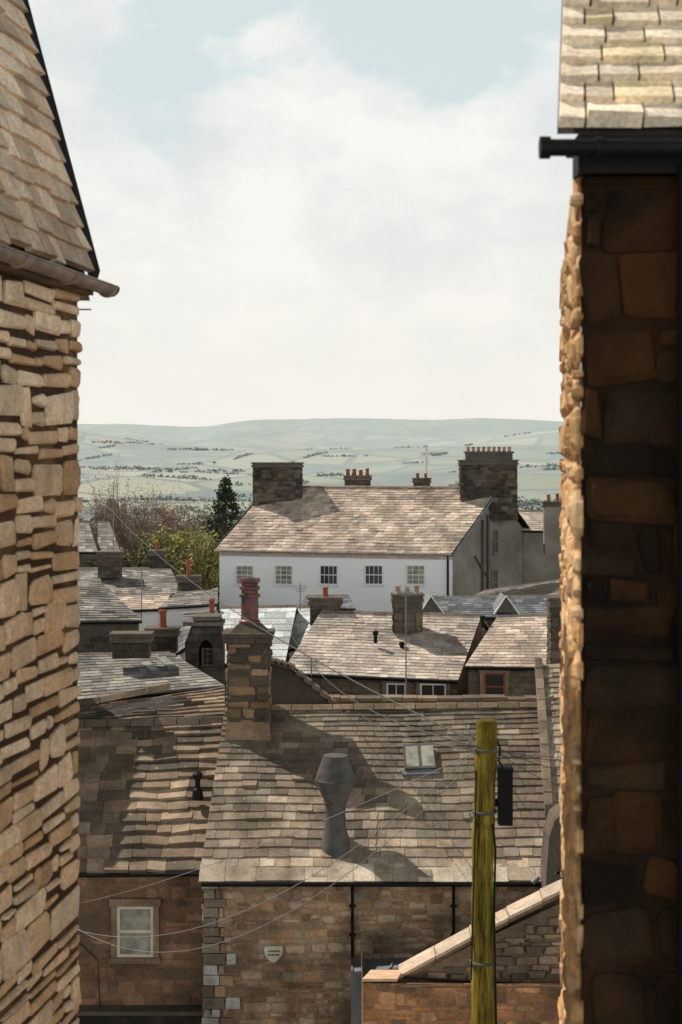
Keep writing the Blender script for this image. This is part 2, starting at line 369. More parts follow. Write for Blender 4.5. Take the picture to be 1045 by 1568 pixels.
# big chimney
ch=empty('stone_chimney')
STC=[(.26,.155,.09),(.19,.12,.075),(.12,.085,.06),(.30,.20,.12),(.07,.055,.043),(.09,.07,.05)]
CD=44.0; a=P(349,985,CD);b_=P(411,1121,CD)
mb=MB(); z0=b_.z-.6
stones(mb,(a.x,CD,z0),(1,0,0),b_.x-a.x,a.z-z0,(0,-1,0),.30,.5,.07,STC,jit=.45,gap=.016)
stones(mb,(a.x,CD+1.1,z0),(0,-1,0),1.1,a.z-z0,(-1,0,0),.36,.55,.07,STC,jit=.4)
stones(mb,(b_.x,CD,z0),(0,1,0),1.1,a.z-z0,(1,0,0),.36,.55,.07,STC,jit=.4)
mb.abox(a.x+.02,b_.x-.02,CD+.03,CD+1.1,z0,a.z,(.12,.09,.06)); mb.build('stack',M_stone,ch)
mb=MB(); c=(.10,.075,.06)
for x in range(3):
    mb.box((a.x-.10+x*.43,CD-.13,a.z+.005),(.42,0,0),(0,1.35,0),(0,0,.16),pick([c],.2))
mb.abox(a.x-.16,b_.x+.14,CD-.18,CD+1.25,a.z+.17,a.z+.27,c)
cz=a.z+.27; cx=(a.x+b_.x)/2
mb.hexa([(a.x+.05,CD,cz),(b_.x-.05,CD,cz),(b_.x-.05,CD+1.05,cz),(a.x+.05,CD+1.05,cz)],[(cx-.28,CD+.25,cz+.2),(cx+.32,CD+.25,cz+.2),(cx+.32,CD+.8,cz+.2),(cx-.28,CD+.8,cz+.2)],(.06,.05,.04))
mb.hexa([(a.x-.12,CD-.13,z0),(b_.x+.12,CD-.13,z0),(b_.x+.12,CD+1.2,z0),(a.x-.12,CD+1.2,z0)],[(a.x-.03,CD-.05,z0+.88),(b_.x+.03,CD-.05,z0+.88),(b_.x+.03,CD+1.15,z0+.88),(a.x-.03,CD+1.15,z0+.88)],(.25,.17,.11))
mb.build('cap_stones',M_stone,ch)
m,nt,b=newmat('banded_pot'); g=N(nt,'ShaderNodeNewGeometry').outputs['Position']
nt.links.new(mixc(nt,ramp(nt,noise_n(nt,g,5),[(.4,0),(.6,1)]),(.16,.045,.03),(.03,.024,.022)),b.inputs['Base Color']); b.inputs['Roughness'].default_value=.5; M_band=m
lathe('chimney_pot',(cx+.02,CD+.5,cz+.17),[(.27,0),(.29,.06),(.29,.12),(.24,.16),(.235,.75),(.29,.77),(.29,.84),(.23,.86),(.23,.96),(.28,.98),(.28,1.05),(.22,1.07),(.23,1.15),(.29,1.18),(.28,1.28),(.17,1.28),(.16,1.1)],M_band,ch,24)
mb=MB(); q=[P(412,1012,46),P(430,1015,46),P(470,1045,46),P(512,1082,46),P(412,1100,46)]
mb2=[p+Vector((0,.4,0)) for p in q]; mb.face(q,(.075,.06,.05)); mb.face(mb2,(.09,.075,.06))
for i in range(5): mb.face([q[i],q[(i+1)%5],mb2[(i+1)%5],mb2[i]],(.10,.085,.06))
for i in range(9):
    t=i/9; a0=lerp(P(412,1010,45.95),P(440,1018,45.95),min(1,t*3)) if t<.33 else lerp(P(440,1018,45.95),P(515,1082,45.95),(t-.33)/.67)
    mb.box(a0+Vector((0,-.05,-.06)),(.22,0,-.12),(0,.5,0),(0,0,.12),(.16,.12,.09))
mb.build('parapet_wall',M_stone,e)
# metal cowl
bp_,n=on_roof(514,1303); 
vent=empty('metal_flue_cowl'); D=bp_.y; s=D/F
pts=[(1312,28),(1300,27),(1285,23),(1262,17),(1240,15.5),(1222,16.5),(1218,18),(1190,31),(1184,31),(1153,20),(1149,19),(1148,10)]
zb=bp_.z; lathe('cowl',(bp_.x,D+.25,zb-.25),[(r*s,(1308-y)*s+ (0 if y<1308 else -.3)) for y,r in pts],M_metal,vent,28)
for zz,r_ in ((.75,.255),(1.42,.285),(1.96,.505)): lathe('seam_ring',(bp_.x,D+.25,zb-.25+zz),[(r_,0),(r_+.02,.01),(r_+.02,.03),(r_,.04)],M_metal,vent,28)
tube('stay_rod',[Vector((bp_.x+.24,D+.3,zb+.9)),Vector((bp_.x+1.0,D+1.1,zb+.85))],.012,M_metal,vent)
# plaque
pl=empty('wall_plaque'); mb=MB(); c0=P(419,1461,40.08); pts=[(-15,-9),(-12,-12),(12,-12),(15,-9),(13,2),(6,10),(0,13),(-6,10),(-13,2)]
fr=[c0+Vector((x*.016,0,-y*.016)) for x,y in pts]; bk=[p+Vector((0,.12,0)) for p in fr]
mb.face(fr,(.62,.56,.46)); 
for i in range(9): mb.face([fr[i],fr[(i+1)%9],bk[(i+1)%9],bk[i]],(.5,.45,.38))
mb.build('shield',M_nearstone,pl)
mb=MB()
for r_ in range(2):
    x=-.14
    while x<.13:
        w=R(.015,.035); mb.abox(c0.x+x,c0.x+x+w,c0.y-.008,c0.y,c0.z+.05-r_*.09,c0.z+.095-r_*.09,(.05,.04,.03)); x+=w+.02
mb.build('lettering',M_black,pl)
# ================================================================ LEFT HOUSE
e=empty('stone_cottage')
EL2=P(60,1336,41);ER2=P(312,1336,41);RR2=P(342,1102,45.2);RL2=P(60,1108,45.2)
STL=[(.24,.17,.115),(.30,.215,.15),(.18,.13,.09),(.37,.27,.19),(.13,.10,.075)]
mb=MB(); slates(mb,EL2,ER2,RR2,RL2,15,.62,.085,STL,1.25,jit=.4,sag=.08,rough=1.6)
mb.build('roof_stone_slates',M_slate,e)
mb=MB(); ridge(mb,RL2,RR2,.2,.09,.6,(.14,.11,.08)); mb.build('ridge_stones',M_stone,e)
ww=P(180,1464,41.2); wt=P(236,1386,41.2); x0=P(60,1400,41.2).x; x1=P(313,1400,41.2).x
sk_=[(ww.x-x0-.12,ww.z+16-.12,wt.x-x0+.12,wt.z+16+.15)]
mb=MB(); stones(mb,(x0,41.2,-16),(1,0,0),x1-x0,EL2.z-.1+16,(0,-1,0),.24,.45,.022,[(.26,.14,.085),(.21,.12,.072),(.29,.165,.10),(.17,.105,.065)],skip=sk_,mort=(.21,.13,.08),jit=.45,wob=.02); mb.build('front_wall',M_stone,e)
window(e,(ww.x,41.17,ww.z),(1,0,0),wt.x-ww.x,wt.z-ww.z,(0,-1,0),1,2,M_cream,M_cglass,M_stone,.075)
tube('gutter',[P(60,1341,40.9),P(311,1339,40.9)],.05,M_black,e)
mb=MB(); mb.face([(x0,41.2,-16),(x0,49.2,-16),(x0,49.2,EL2.z),(RL2.x,45.2,RL2.z-.1),(x0,41.2,EL2.z-.1)]); mb.build('gable',M_rub,e)
mb=MB(); slates(mb,Vector((ER2.x+.9,49.4,ER2.z)),Vector((EL2.x,49.4,EL2.z)),RL2,RR2,12,.6,.05,STL); mb.build('rear_slates',M_slate,e)
tube('wall_cable',[P(118,1440,41.1),P(150,1470,41.1),P(155,1568,41.1)],.012,M_black,e)
mb=MB(); q=P(110,1545,40.9); mb.abox(q.x,x1,40.7,41.25,q.z-.1,q.z,(.1,.08,.06)); mb.abox(q.x,x1,40.75,41.22,q.z-2,q.z-.1,(.02,.018,.016)); mb.build('string_course',M_stone,e)
vp=P(303,1212,42.6); v=empty('roof_vent_pipe')
lathe('pipe',(vp.x,vp.y,vp.z-.2),[(.16,0),(.12,.25),(.07,.3),(.07,.55),(.13,.56),(.14,.66),(.05,.72)],M_black,v,14)
# ================================================================ tall neighbour off to the left (casts the shade)
e,_=poly_house('tall_stone_house',Vector((-15,42.6,-6.6)),Vector((-8.6,42.8,-6.6)),Vector((-8.6,46.6,-3.7)),Vector((-15,46.6,-3.7)),-16,GY,14,.5)
chimney('stone_chimney',60,86,880,1000,46.3,.9,pots=2)
# ================================================================ adjacent roof right
e=empty('stone_outhouse')
mb=MB(); A=P(842,1243,41.2);B=P(960,1243,41.2);C=P(960,1010,45.5);Dq=P(826,1018,45.5)
slates(mb,A,B,C,Dq,22,.42,.035,BRM,1.3); mb.build('roof_slates',M_slate,e)
mb=MB()
for i in range(13):
    p=lerp(Dq,A,i/13); q=lerp(Dq,A,(i+.92)/13); sd=Vector((.2,0,0)); up=Vector((0,0,.16+R(0,.04)))
    p=p-sd*.6;q=q-sd*.6
    mb.hexa([p-up,p+sd-up,q+sd-up,q-up],[p+up,p+sd+up,q+sd+up,q+up],pick([(.28,.21,.15)],.25))
mb.build('verge_coping',M_stone,e)
mb=MB(); stones(mb,(A.x+.1,41.4,-16),(1,0,0),3,A.z+16,(0,-1,0),.2,.36,.05,ST); 
mb.face([(A.x,41.4,-16),(A.x,41.4,A.z-.1),(Dq.x,45.5,Dq.z-.1),(Dq.x,45.5,-16)],(.15,.12,.09)); mb.build('walls',M_stone,e)
mb=MB()
pr=[(835,1370),(838,1320),(842,1280),(850,1256),(862,1246),(900,1240),(900,1400),(835,1400)]
f1=[P(x,y,39) for x,y in pr]; f2=[P(x,y,39)+Vector((0,1.1,0)) for x,y in pr]
mb.face(f1,(.10,.085,.07)); 
for i in range(8): mb.face([f1[i],f1[(i+1)%8],f2[(i+1)%8],f2[i]],(.13,.10,.08))
for k in range(60):
    x=R(845,895);y=R(1265,1385); s_=R(.08,.16); p=P(x,y,38.98); mb.box(p,(s_*1.5,0,0),(0,.08,0),(0,0,s_*.7),pick([(.12,.10,.08),(.08,.07,.06)]))
mb.build('buttress',M_stone,e)
# ================================================================ lower lean-to (lower right)
e=empty('lean_to_shed')
mb=MB(); top=[(618,1497),(722,1444),(880,1370)]
D=37.0
row=1512
while row>1370:
    h=R(8,16); x=560+R(0,20)
    while x<880:
        w=R(12,38); xm=x+w
        lim=lambda q: (1497-(q-618)*.51) if q<722 else (1444-(q-722)*.468)
        if x>618 and row-h>lim(x)+3:
            yo=R(-3,3)
            c4=[P(x+R(0,4),row-R(0,3)+yo,D),P(xm-1.5,row-1+R(-3,1)+yo,D),P(xm-R(1,6),row-h+1+yo,D),P(x+R(1,6),row-h+R(0,3)+yo,D)]
            pr_=R(.02,.12); mb.hexa([p+Vector((0,.1,0)) for p in c4],[p-Vector((0,pr_,0)) for p in c4],pick([(.30,.20,.13),(.19,.135,.095),(.36,.25,.17),(.14,.105,.075),(.25,.175,.12)]))
        x=xm
    row-=h
f=[P(x,y+3,D+.02) for x,y in top]+[P(880,1600,D+.02),P(618,1600,D+.02)]; fb=[p+Vector((0,.4,0)) for p in f]
mb.face(f,(.22,.15,.10)); mb.face([f[0],f[4],fb[4],fb[0]],(.12,.09,.07)); mb.face(fb,(.10,.075,.055))
mb.build('gable_wall',M_stone,e)
mb=MB()
segs=[(612,1499,668,1469),(668,1469,722,1440),(722,1438,780,1410),(780,1408,832,1383),(832,1381,885,1357)]
for x0_,y0_,x1_,y1_ in segs:
    a=P(x0_,y0_,D-.15);b_=P(x1_-1,y1_,D-.15); w=Vector((0,.62,.05)); t=Vector((0,0,.075))
    mb.hexa([a,b_,b_+w,a+w],[a+t,b_+t,b_+w+t,a+w+t],pick([(.56,.44,.34)],.15))
    a2=a-t*1.3;b2=b_-t*1.3; dy=Vector((0,.06,0)); w2=Vector((0,.5,0))
    mb.hexa([a2+dy,b2+dy,b2+w2,a2+w2],[a-t*.05+dy,b_-t*.05+dy,b_+w2-t*.05,a+w2-t*.05],(.2,.11,.06))
mb.build('coping_slabs',M_nearstone,e)
tube('gutter',[P(618,1496,36.6),P(700,1502,36.6),P(880,1512,36.6)],.035,M_black,e)
mb=MB(); l=P(556,1506,36.2); r=P(900,1506,36.2); stones(mb,(l.x,36.2,-16),(1,0,0),r.x-l.x,l.z+16,(0,-1,0),.19,.36,.03,[(.52,.24,.10),(.42,.19,.085),(.55,.29,.14),(.35,.18,.09),(.26,.145,.085)],gap=.016,jit=.5,mort=(.40,.20,.10),wob=.02)
mb.face([(l.x,36.2,-16),(l.x,40,-16),(l.x,40,l.z),(l.x,36.2,l.z)],(.25,.15,.08)); mb.build('lower_wall',M_stone,e)
mb=MB(); sl_=[P(555,1503,36.1),P(608,1503,36.1),P(618,1489,37.3),P(568,1489,37.3)]
mb.hexa(sl_,[p+Vector((0,0,.06)) for p in sl_],(.75,.48,.32))
sl_=[P(612,1509,36.1),P(900,1509,36.1),P(900,1504,36.9),P(612,1504,36.9)]; mb.hexa([p-Vector((0,0,.05)) for p in sl_],sl_,(.22,.13,.08)); mb.build('stone_slab',M_nearstone,e)
mb=MB(); q=[P(538,1488,38.5),P(626,1482,38.5),P(635,1466,39.9),P(538,1470,39.9)]; mb.hexa([p-Vector((0,0,.1)) for p in q],q,(.3,.3,.33))
for i in range(4): 
    t=i/3; a=lerp(q[0],q[1],t); b_=lerp(q[3],q[2],t); mb.hexa([a,a+Vector((.04,0,0)),b_+Vector((.04,0,0)),b_],[p+Vector((0,0,.04)) for p in (a,a+Vector((.04,0,0)),b_+Vector((.04,0,0)),b_)],(.3,.3,.3))
ql=q[0]; mb.abox(ql.x,ql.x+.32,38.6,39.9,-16,ql.z-.1,(.3,.3,.3)); mb.build('lead_flat_roof',M_lead,e)
tube('gutter_pipe',[P(826,1343,39.7),P(816,1352,39.7)],.06,M_lead,e)
# ================================================================ TELEGRAPH POLE
m,nt,b=newmat('mossy_timber'); M_pole=m
g=N(nt,'ShaderNodeNewGeometry').outputs['Position']; mp=N(nt,'ShaderNodeMapping'); mp.inputs['Scale'].default_value=(14,14,1.0); nt.links.new(g,mp.inputs[0])
n1=noise_n(nt,mp.outputs[0],1.6,8,.75)
c=ramp(nt,n1,[(.36,(.03,.022,.008)),(.47,(.16,.115,.02)),(.58,(.32,.235,.04)),(.70,(.48,.37,.10))])
c=mixc(nt,ramp(nt,noise_n(nt,g,2.2),[(.46,0),(.64,.75)]),c,(.10,.085,.015))
nt.links.new(c,b.inputs['Base Color']); b.inputs['Roughness'].default_value=1; b.inputs['Specular IOR Level'].default_value=.05
bp=N(nt,'ShaderNodeBump'); bp.inputs['Strength'].default_value=1; bp.inputs['Distance'].default_value=.03; nt.links.new(n1,bp.inputs['Height']); nt.links.new(bp.outputs[0],b.inputs['Normal'])
pe=empty('telegraph_pole'); D=18.; pt=P(744,1103,D)
prof=[];z=-16
while z<pt.z:
    t=(z+16)/(pt.z+16); prof.append((.165-.05*t+.005*math.sin(z*7)+R(-.005,.005),z-pt.z)); z+=.09
prof+=[(.125,-.28),(.118,-.26),(.118,-.03),(.105,0),(.09,.008)]
o=lathe('pole_shaft',(pt.x,D,pt.z),prof,M_pole,pe,24)
for v_ in o.data.vertices: v_.co.x+=.012*math.sin(v_.co.z*1.7)-(.012*(pt.z-v_.co.z)); 
for v_ in o.data.vertices:
    a_=math.atan2(v_.co.y-D,v_.co.x-pt.x); k_=.006*noise.noise(Vector((math.cos(a_)*3,math.sin(a_)*3,v_.co.z*.5))); v_.co.x+=math.cos(a_)*k_*2; v_.co.y+=math.sin(a_)*k_*2
def ring(py,r=.135,h=.06,dx=0):
    q=P(744,py,D); lathe('iron_band',(q.x-.012*(pt.z-q.z),D,q.z),[(r,0),(r+.008,.005),(r+.008,h),(r,h+.005)],M_metal,pe,20)
for py in (1150,1245,1475): ring(py,.128 if py<1400 else .137,.025)
bx=P(763,1262,D); mb=MB(); mb.box((bx.x,D-.08,bx.z),(.155,0,0),(0,.16,0),(0,0,.60)); mb.box((bx.x-.01,D-.09,bx.z+.60),(.17,0,0),(0,.18,0),(0,0,.03)); mb.box((bx.x-.06,D-.02,bx.z+.2),(.06,0,0),(0,.04,0),(0,0,.08)); mb.build('junction_box',M_black,pe)
tube('cable',[P(760,1130,D),P(766,1145,D),P(764,1165,D-.05),P(772,1178,D)],.012,M_black,pe); tube('cable',[P(755,1262,D-.12),P(759,1300,D-.13),P(757,1400,D-.14),P(760,1568,D-.15),P(760,1700,D-.15)],.012,M_black,pe)
tube('cable',[P(730,1180,D-.13),P(727,1300,D-.13),P(722,1500,D-.14)],.008,M_black,pe)
for py,sx in ((1140,-1),(1158,1),(1250,-1),(1475,-1)):
    q=P(744,py,D); tube('hook',[q+Vector((sx*.1,-.05,0)),q+Vector((sx*.17,-.05,0)),q+Vector((sx*.18,-.05,.05))],.010,M_lead,pe)
we=empty('overhead_wires')
top=P(735,1140,18)
wire('wire',top,P(105,695,70),1.0,.010,M_wire,we)
wire('wire',P(732,1146,18),P(100,1418,30),.9,.005,M_wirel,we)
wire('wire',P(732,1150,18),P(112,1385,34),.2,.005,M_wirel,we)
wire('wire',P(732,1160,18),P(60,1375,34),1.6,.005,M_wirel,we)
wire('wire',P(733,1143,18),P(440,960,60),.7,.009,M_wire,we)
wire('wire',P(733,1148,18),P(520,1060,60),.4,.009,M_wire,we)
for y2,sg in ((1150,.08),(1158,.12),(1166,.2),(1190,.3)): wire('wire',P(760,1145+R(-5,8),18),P(985,y2,22),sg,.005,M_wire,we)
wire('wire',P(757,1138,18),P(700,1080,58),.3,.009,M_wire,we)
wire('wire',P(757,1150,18),P(855,1090,44),.5,.007,M_wire,we)
# ================================================================ MID TERRACE
def hu(a,b): v=Vector((b.x-a.x,b.y-a.y,0)); v.normalize(); n=Vector((v.y,-v.x,0)); return v,n
e,w=poly_house('slate_roof_cottage',P(432,1030,58.5),P(702,1042,58),P(738,942,62),P(492,936,62),-15,LT,22,.42,.022,M_rub,zone=lambda u,v:1.1-.2*v+.3*noise.noise(Vector((u*7,v*5,3))))
U,n=hu(w[0],w[1])
for px,pw in ((592,30),(643,40)):
    a=P(px,1072,w[0].y-.1); x_=(a.x-w[0].x); O=w[0]+U*(x_/U.x); O.z=P(px,1076,58).z
    window(e,O,U,pw/F*58,.66,n,2,1,M_whitep,M_glass,M_stone)
e,w=poly_house('stone_terrace_house',P(712,1020,57),P(862,1022,56.5),P(845,942,60.5),P(762,944,60.5),-15,PINK,18,.42,.022,M_rub)
U,n=hu(w[0],w[1]); O=w[0]+U*(.55); O.z=P(735,1072,57).z; window(e,O,U,.72,.95,n,1,2,M_terra,M_glass,M_stone)
chimney('stone_chimney',603,646,910,968,60.5,.7,pots=3,poth=.28,potr=.11,potmat=M_buff,geom=[(.20,.16,.12),(.11,.09,.07),(.15,.12,.095)])
chimney('stone_chimney',475,522,915,958,62,.7,pots=1,potmat=M_terra,poth=.35)
e=empty('boundary_wall'); mb=MB(); a=P(500,1073,50);b_=P(850,1073,50)
mb.box((a.x,50,-16),(b_.x-a.x,0,0),(0,.4,0),(0,0,a.z+16)); mb.build('wall',M_rub,e)
mb=MB(); x=a.x
while x<b_.x: w_=R(.4,.8); mb.box((x,49.9,a.z+.003),(w_-.02,0,0),(0,.6,0),(0,0,R(.06,.13)),pick([(.24,.18,.12),(.16,.12,.09)])); x+=w_
mb.build('coping',M_stone,e)
poly_house('pale_roof_outbuilding',P(335,1016,62),P(437,1016,62),P(455,928,66.5),P(338,930,66.5),-15,PALE,9,.7,.02,M_rubd)
poly_house('white_cottage',P(418,1000,64),P(480,985,64),P(478,930,68),P(420,930,68),-15,PALE,9,.6,.02,M_white)
poly_house('slate_terrace',P(640,944,72),P(868,946,72),P(868,912,76),P(655,914,76),-15,BL,10,.4,.02,M_rubd)
e,w=poly_house('slate_terrace',P(455,930,74),P(545,932,74),P(535,912,77),P(470,912,77),-15,BL,8,.4,.02,M_white)
for px in (655,770):
    e=empty('dormer'); mb=MB(); a=P(px-10,938,71.8);b_=P(px+22,938,71.8);t=P(px+5,914,71.8); o_=Vector((0,2.5,0))
    mb.face([a,b_,t],(.12,.11,.10)); mb.face([a,t,t+o_,a+o_],(.2,.2,.22)); mb.face([b_,t,t+o_,b_+o_],(.2,.2,.22)); mb.build('dormer_gable',M_farslate,e)
    tube('bargeboard',[a+Vector((-.1,-.1,-.05)),t+Vector((0,-.1,.05)),b_+Vector((.1,-.1,-.05))],.035,M_whitep,e)
# bellcote
e=empty('stone_bellcote'); D=55.5
def PP(x,y): return P(x,y,D)
out=[(285,1025),(283,985),(296,952),(302,950),(338,950),(342,985),(342,1025)]
ins=[(304,1025),(304,995),(308,985),(316,979),(324,985),(328,995),(328,1025)]
mb=MB(); o_=Vector((0,.9,0))
for i in range(len(out)-1):
    q=[PP(*out[i]),PP(*out[i+1]),PP(*ins[i+1]),PP(*ins[i])]; mb.face(q); mb.face([q[0],q[1],q[1]+o_,q[0]+o_]); mb.face([q[3],q[2],q[2]+o_,q[3]+o_])
mb.build('arched_wall',M_rubw,e)
mb=MB(); mb.face([PP(*p)+o_*.9 for p in [(304,1025),(304,980),(328,980),(328,1025)]],(.03,.03,.03)); mb.box(PP(281,958)-o_*.15,(1.35,0,0),(0,1.2,0),(0,0,.13),(.15,.13,.11)); mb.box(PP(296,950)-o_*.1,(.9,0,0),(0,1.1,0),(0,0,.14),(.15,.13,.11)); 
mb.build('coping',M_stone,e)
a=PP(283,1022); mb=MB(); mb.abox(a.x,PP(342,1022).x,D+.05,D+.9,-15,a.z); mb.build('base_wall',M_rubd,e)
window(e,PP(308,1022)+Vector((0,.45,0)),(1,0,0),.4,.6,(0,-1,0),2,3,M_grey,M_glass,None,.04)
# ================================================================ LEFT CLUSTER
mb=MB(); e=empty('stone_slab_roof_cottage')
A=P(60,1112,45.9);B=P(345,1105,45.9);C=P(345,1050,49)
slates(mb,A,B,C,P(80,1085,48.5),9,.6,.06,STL,1.2,sag=.06,rough=1.6); mb.build('roof_stone_slates',M_slate,e)
mb=MB(); ridge(mb,P(80,1085,48.5),P(262,1050,49),.2,.08,.6,(.16,.12,.08)); mb.face([P(60,1110,46),P(345,1110,46),P(345,1110,46)-Vector((0,0,7)),P(60,1110,46)-Vector((0,0,7))],(.1,.08,.06)); mb.face([A,P(80,1085,48.5),P(80,1085,48.5)-Vector((0,0,8)),A-Vector((0,0,8))],(.1,.08,.06)); mb.build('walls',M_stone,e)
e,w=poly_house('slate_roof_cottage',P(50,1078,51),P(345,1050,51),P(262,1000,55),P(60,1003,55),-15,GY,15,.42,.022,M_rub)
for a_,b2 in ((130,1018),(215,1022),(240,1015)):
    hit=lambda px,py: on_plane(P(50,1078,51),P(345,1050,51),P(262,1000,55),px,py)[0]
    nn=on_plane(P(50,1078,51),P(345,1050,51),P(262,1000,55),200,1030)[1]
    q=[hit(a_+18,b2+12),hit(a_+32,b2+10),hit(a_+14,b2-6),hit(a_,b2-4)]
    sk=empty('roof_skylight'); mb=MB(); mb.hexa(q,[p+nn*.1 for p in q],(.3,.3,.3)); mb.build('frame',M_lead,sk); c_=sum(q,Vector())/4
    mb=MB(); mb.face([lerp(c_,p,.8)+nn*.105 for p in q]); mb.build('glass',M_cglass,sk)
poly_house('stone_house',P(60,952,64),P(218,950,64),P(168,903,68),P(60,895,68),-15,GY,14,.45,.04,M_rubd)
poly_house('slate_terrace',P(60,918,80),P(282,908,80),P(262,872,84),P(60,872,84),-15,GY,14,.4,.02,M_rubd)
poly_house('white_cottage',P(244,930,72),P(334,924,71),P(334,904,75),P(270,908,75),-15,GY,8,.4,.02,M_white)
poly_house('stone_outbuilding',P(165,935,73),P(250,932,73),P(262,910,76),P(165,912,76),-15,PINK,8,.4,.02,M_white)
poly_house('white_gable_house',P(272,1000,66),P(330,960,64),P(334,935,67),P(282,938,70),-15,BL,8,.4,.02,M_white)
poly_house('stone_gable_house',P(112,845,100),P(150,845,100),P(136,800,104),P(118,800,104),-15,GY,10,.4,.02,M_rubd)
poly_house('stone_gable_house',P(150,845,101),P(185,845,101),P(168,800,105),P(150,800,105),-15,GY,10,.4,.02,M_rubd)
chimney('stone_chimney',172,228,970,1008,53,.7,pots=0)
chimney('stone_chimney',226,270,962,1000,57,.7,pots=1,potmat=M_terra,poth=.7,potr=.15)
chimney('stone_chimney',150,184,845,885,82,.8,pots=0)
chimney('stone_chimney',229,250,843,872,90,.7,pots=1)
chimney('stone_chimney',272,304,882,905,76,.7,pots=1,potmat=M_terra,poth=.8)
chimney('stone_chimney',316,332,948,975,66,.5,pots=1,potmat=M_terra,poth=.75,potr=.13)
chimney('stone_chimney',835,862,768,850,97,.9,pots=2,poth=.45,potmat=M_terra,mat=M_grey)
chimney('stone_chimney',845,885,915,1040,50,.9,pots=1,poth=.5,geom=[(.10,.08,.06),(.07,.06,.05),(.14,.11,.08)])
poly_house('slate_roof_house',P(800,812,100),P(880,814,100),P(880,783,103),P(795,783,103),-15,LT,10,.4,.02,M_grey)
poly_house('slate_terrace',P(700,925,82),P(880,925,82),P(880,885,85),P(740,905,85),-15,GY,10,.4,.02,M_rubd)
poly_house('slate_terrace',P(60,905,92),P(240,905,92),P(240,870,96),P(60,870,96),-15,BL,12,.4,.02,M_rubd)
# ================================================================ WHITE HOUSE
EL=P(328,842,96.4);ER=P(692,848,93.4);RR=P(764,746,97.6)
BRr=Vector((2*RR.x-ER.x,2*RR.y-ER.y,ER.z)); dl=Vector((RR.x-ER.x,RR.y-ER.y,0)); RL=Vector((EL.x+dl.x,EL.y+dl.y,RR.z)); BLl=Vector((EL.x+2*dl.x,EL.y+2*dl.y,EL.z))
e=empty('white_rendered_house')
mb=MB()
def zn2(u,v): return .9+.35*noise.noise(Vector((u*5+v*3,v*3,4)))+.08*math.sin(u*30+v*9)
slates(mb,EL,ER,RR,RL,24,.42,.03,PINK,1.1,zone=zn2,sag=.05); slates(mb,BRr,BLl,RL,RR,16,.5,.03,LT)
mb.build('roof_slates',M_farslate,e)
mb=MB(); ridge(mb,RL,RR,.15,.05,.5,(.26,.20,.15)); mb.build('ridge_stones',M_farslate,e)
U,n=hu(EL,ER); f=dl.normalized(); Z=Vector((0,0,1))
a=EL+f*.35+U*.1;b_=ER+f*.35-U*.15;c=BRr-f*.35-U*.15;d=BLl-f*.35+U*.1
g=lambda p:Vector((p.x,p.y,-15.5)); dz=Z*.12
mb=MB(); mb.face([g(a),g(b_),b_-dz,a-dz]); mb.face([g(d),g(a),a-dz,RL-dz*2,d-dz]); mb.face([g(c),g(d),d-dz,c-dz]); mb.build('front_wall',M_white,e)
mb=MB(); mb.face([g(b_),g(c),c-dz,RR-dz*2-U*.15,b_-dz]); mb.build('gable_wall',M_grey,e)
mb=MB(); mb.box(a-Z*.34+n*.002,b_-a,n*.12,Z*.14,(.55,.42,.37)); mb.build('cornice',M_farslate,e)
tube('gutter',[EL+n*.06-Z*.06,ER+n*.06-Z*.06],.06,M_gutter,e)
tube('verge_board',[EL+Z*-.05-U*.05,RL-Z*.05-U*.05],.09,M_black,e); tube('verge_board',[ER-Z*.12+U*.05,RR-Z*.12+U*.05],.07,M_lead,e); tube('verge_board',[RR-Z*.12+U*.05,BRr-Z*.12+U*.05],.09,M_black,e)
for i,px in enumerate((375,435,504,573,637)):
    d_=Vector(((px-522.5)/F,1,0)); t=((a.x*n.x+a.y*n.y))/(d_.x*n.x+d_.y*n.y); Cc=d_*t; wz_=-(895-HY)/F*t
    window(e,Vector((Cc.x,Cc.y,wz_))-U*.53,U,1.06,1.12,n,4 if i in(2,3) else 3,2 if i in(2,3) else 4,M_whitep,M_glass if i in (2,3) else M_cglass,None,.05)
    window(e,Vector((Cc.x,Cc.y,wz_-3))-U*.53,U,1.06,1.4,n,3,4,M_whitep,M_glass,None,.05)
p=b_-U*.25+n*.08; tube('downpipe',[p-Z*.1,p-Z*4],.06,M_black,e)
gU,gn=hu(b_,c)
for t,z0_,w_,h_ in ((.46,-6.1,.55,1.4),(.44,-8.6,.7,1.5)):
    O=lerp(b_,c,t); O=Vector((O.x,O.y,z0_)); window(e,O,gU,w_,h_,gn,1,2,M_grey,M_glass,None,.06)
for t in (.33,.39):
    p=lerp(b_,c,t)+gn*.1; tube('downpipe',[Vector((p.x,p.y,-4.1+(t-.33)*5)),Vector((p.x,p.y,-9.5))],.075,M_metal,e)
p=lerp(b_,c,.24)+gn*.1; q=lerp(b_,c,.40)+gn*.1; tube('waste_pipe',[Vector((p.x,p.y,-6.2)),Vector((q.x,q.y,-7.6))],.05,M_metal,e)
p=lerp(b_,c,.97)+gn*.12; tube('downpipe',[Vector((p.x,p.y,-6.0)),Vector((p.x,p.y,-10))],.08,M_metal,e)
DS=[(.10,.085,.07),(.065,.055,.045),(.045,.04,.035),(.14,.115,.09)]
chimney('stone_chimney',706,792,704,797,97,1.3,pots=0,cap=.1,geom=DS)
t0=P(714,684,97.2);t1=P(785,704,97.2); e=empty('chimney_pots'); mb=MB(); mb.abox(t0.x,t1.x,97.1,98.1,t1.z,t1.z+.38,(.1,.09,.08)); mb.abox(t0.x-.08,t1.x+.08,97.0,98.2,t1.z+.383,t1.z+.5,(.1,.09,.08)); mb.build('pot_bed',M_farslate,e)
for i in range(9): pot(e,t0.x+.15+i*(t1.x-t0.x-.3)/8,97.5,t1.z+.4,.12,.38,M_buff)
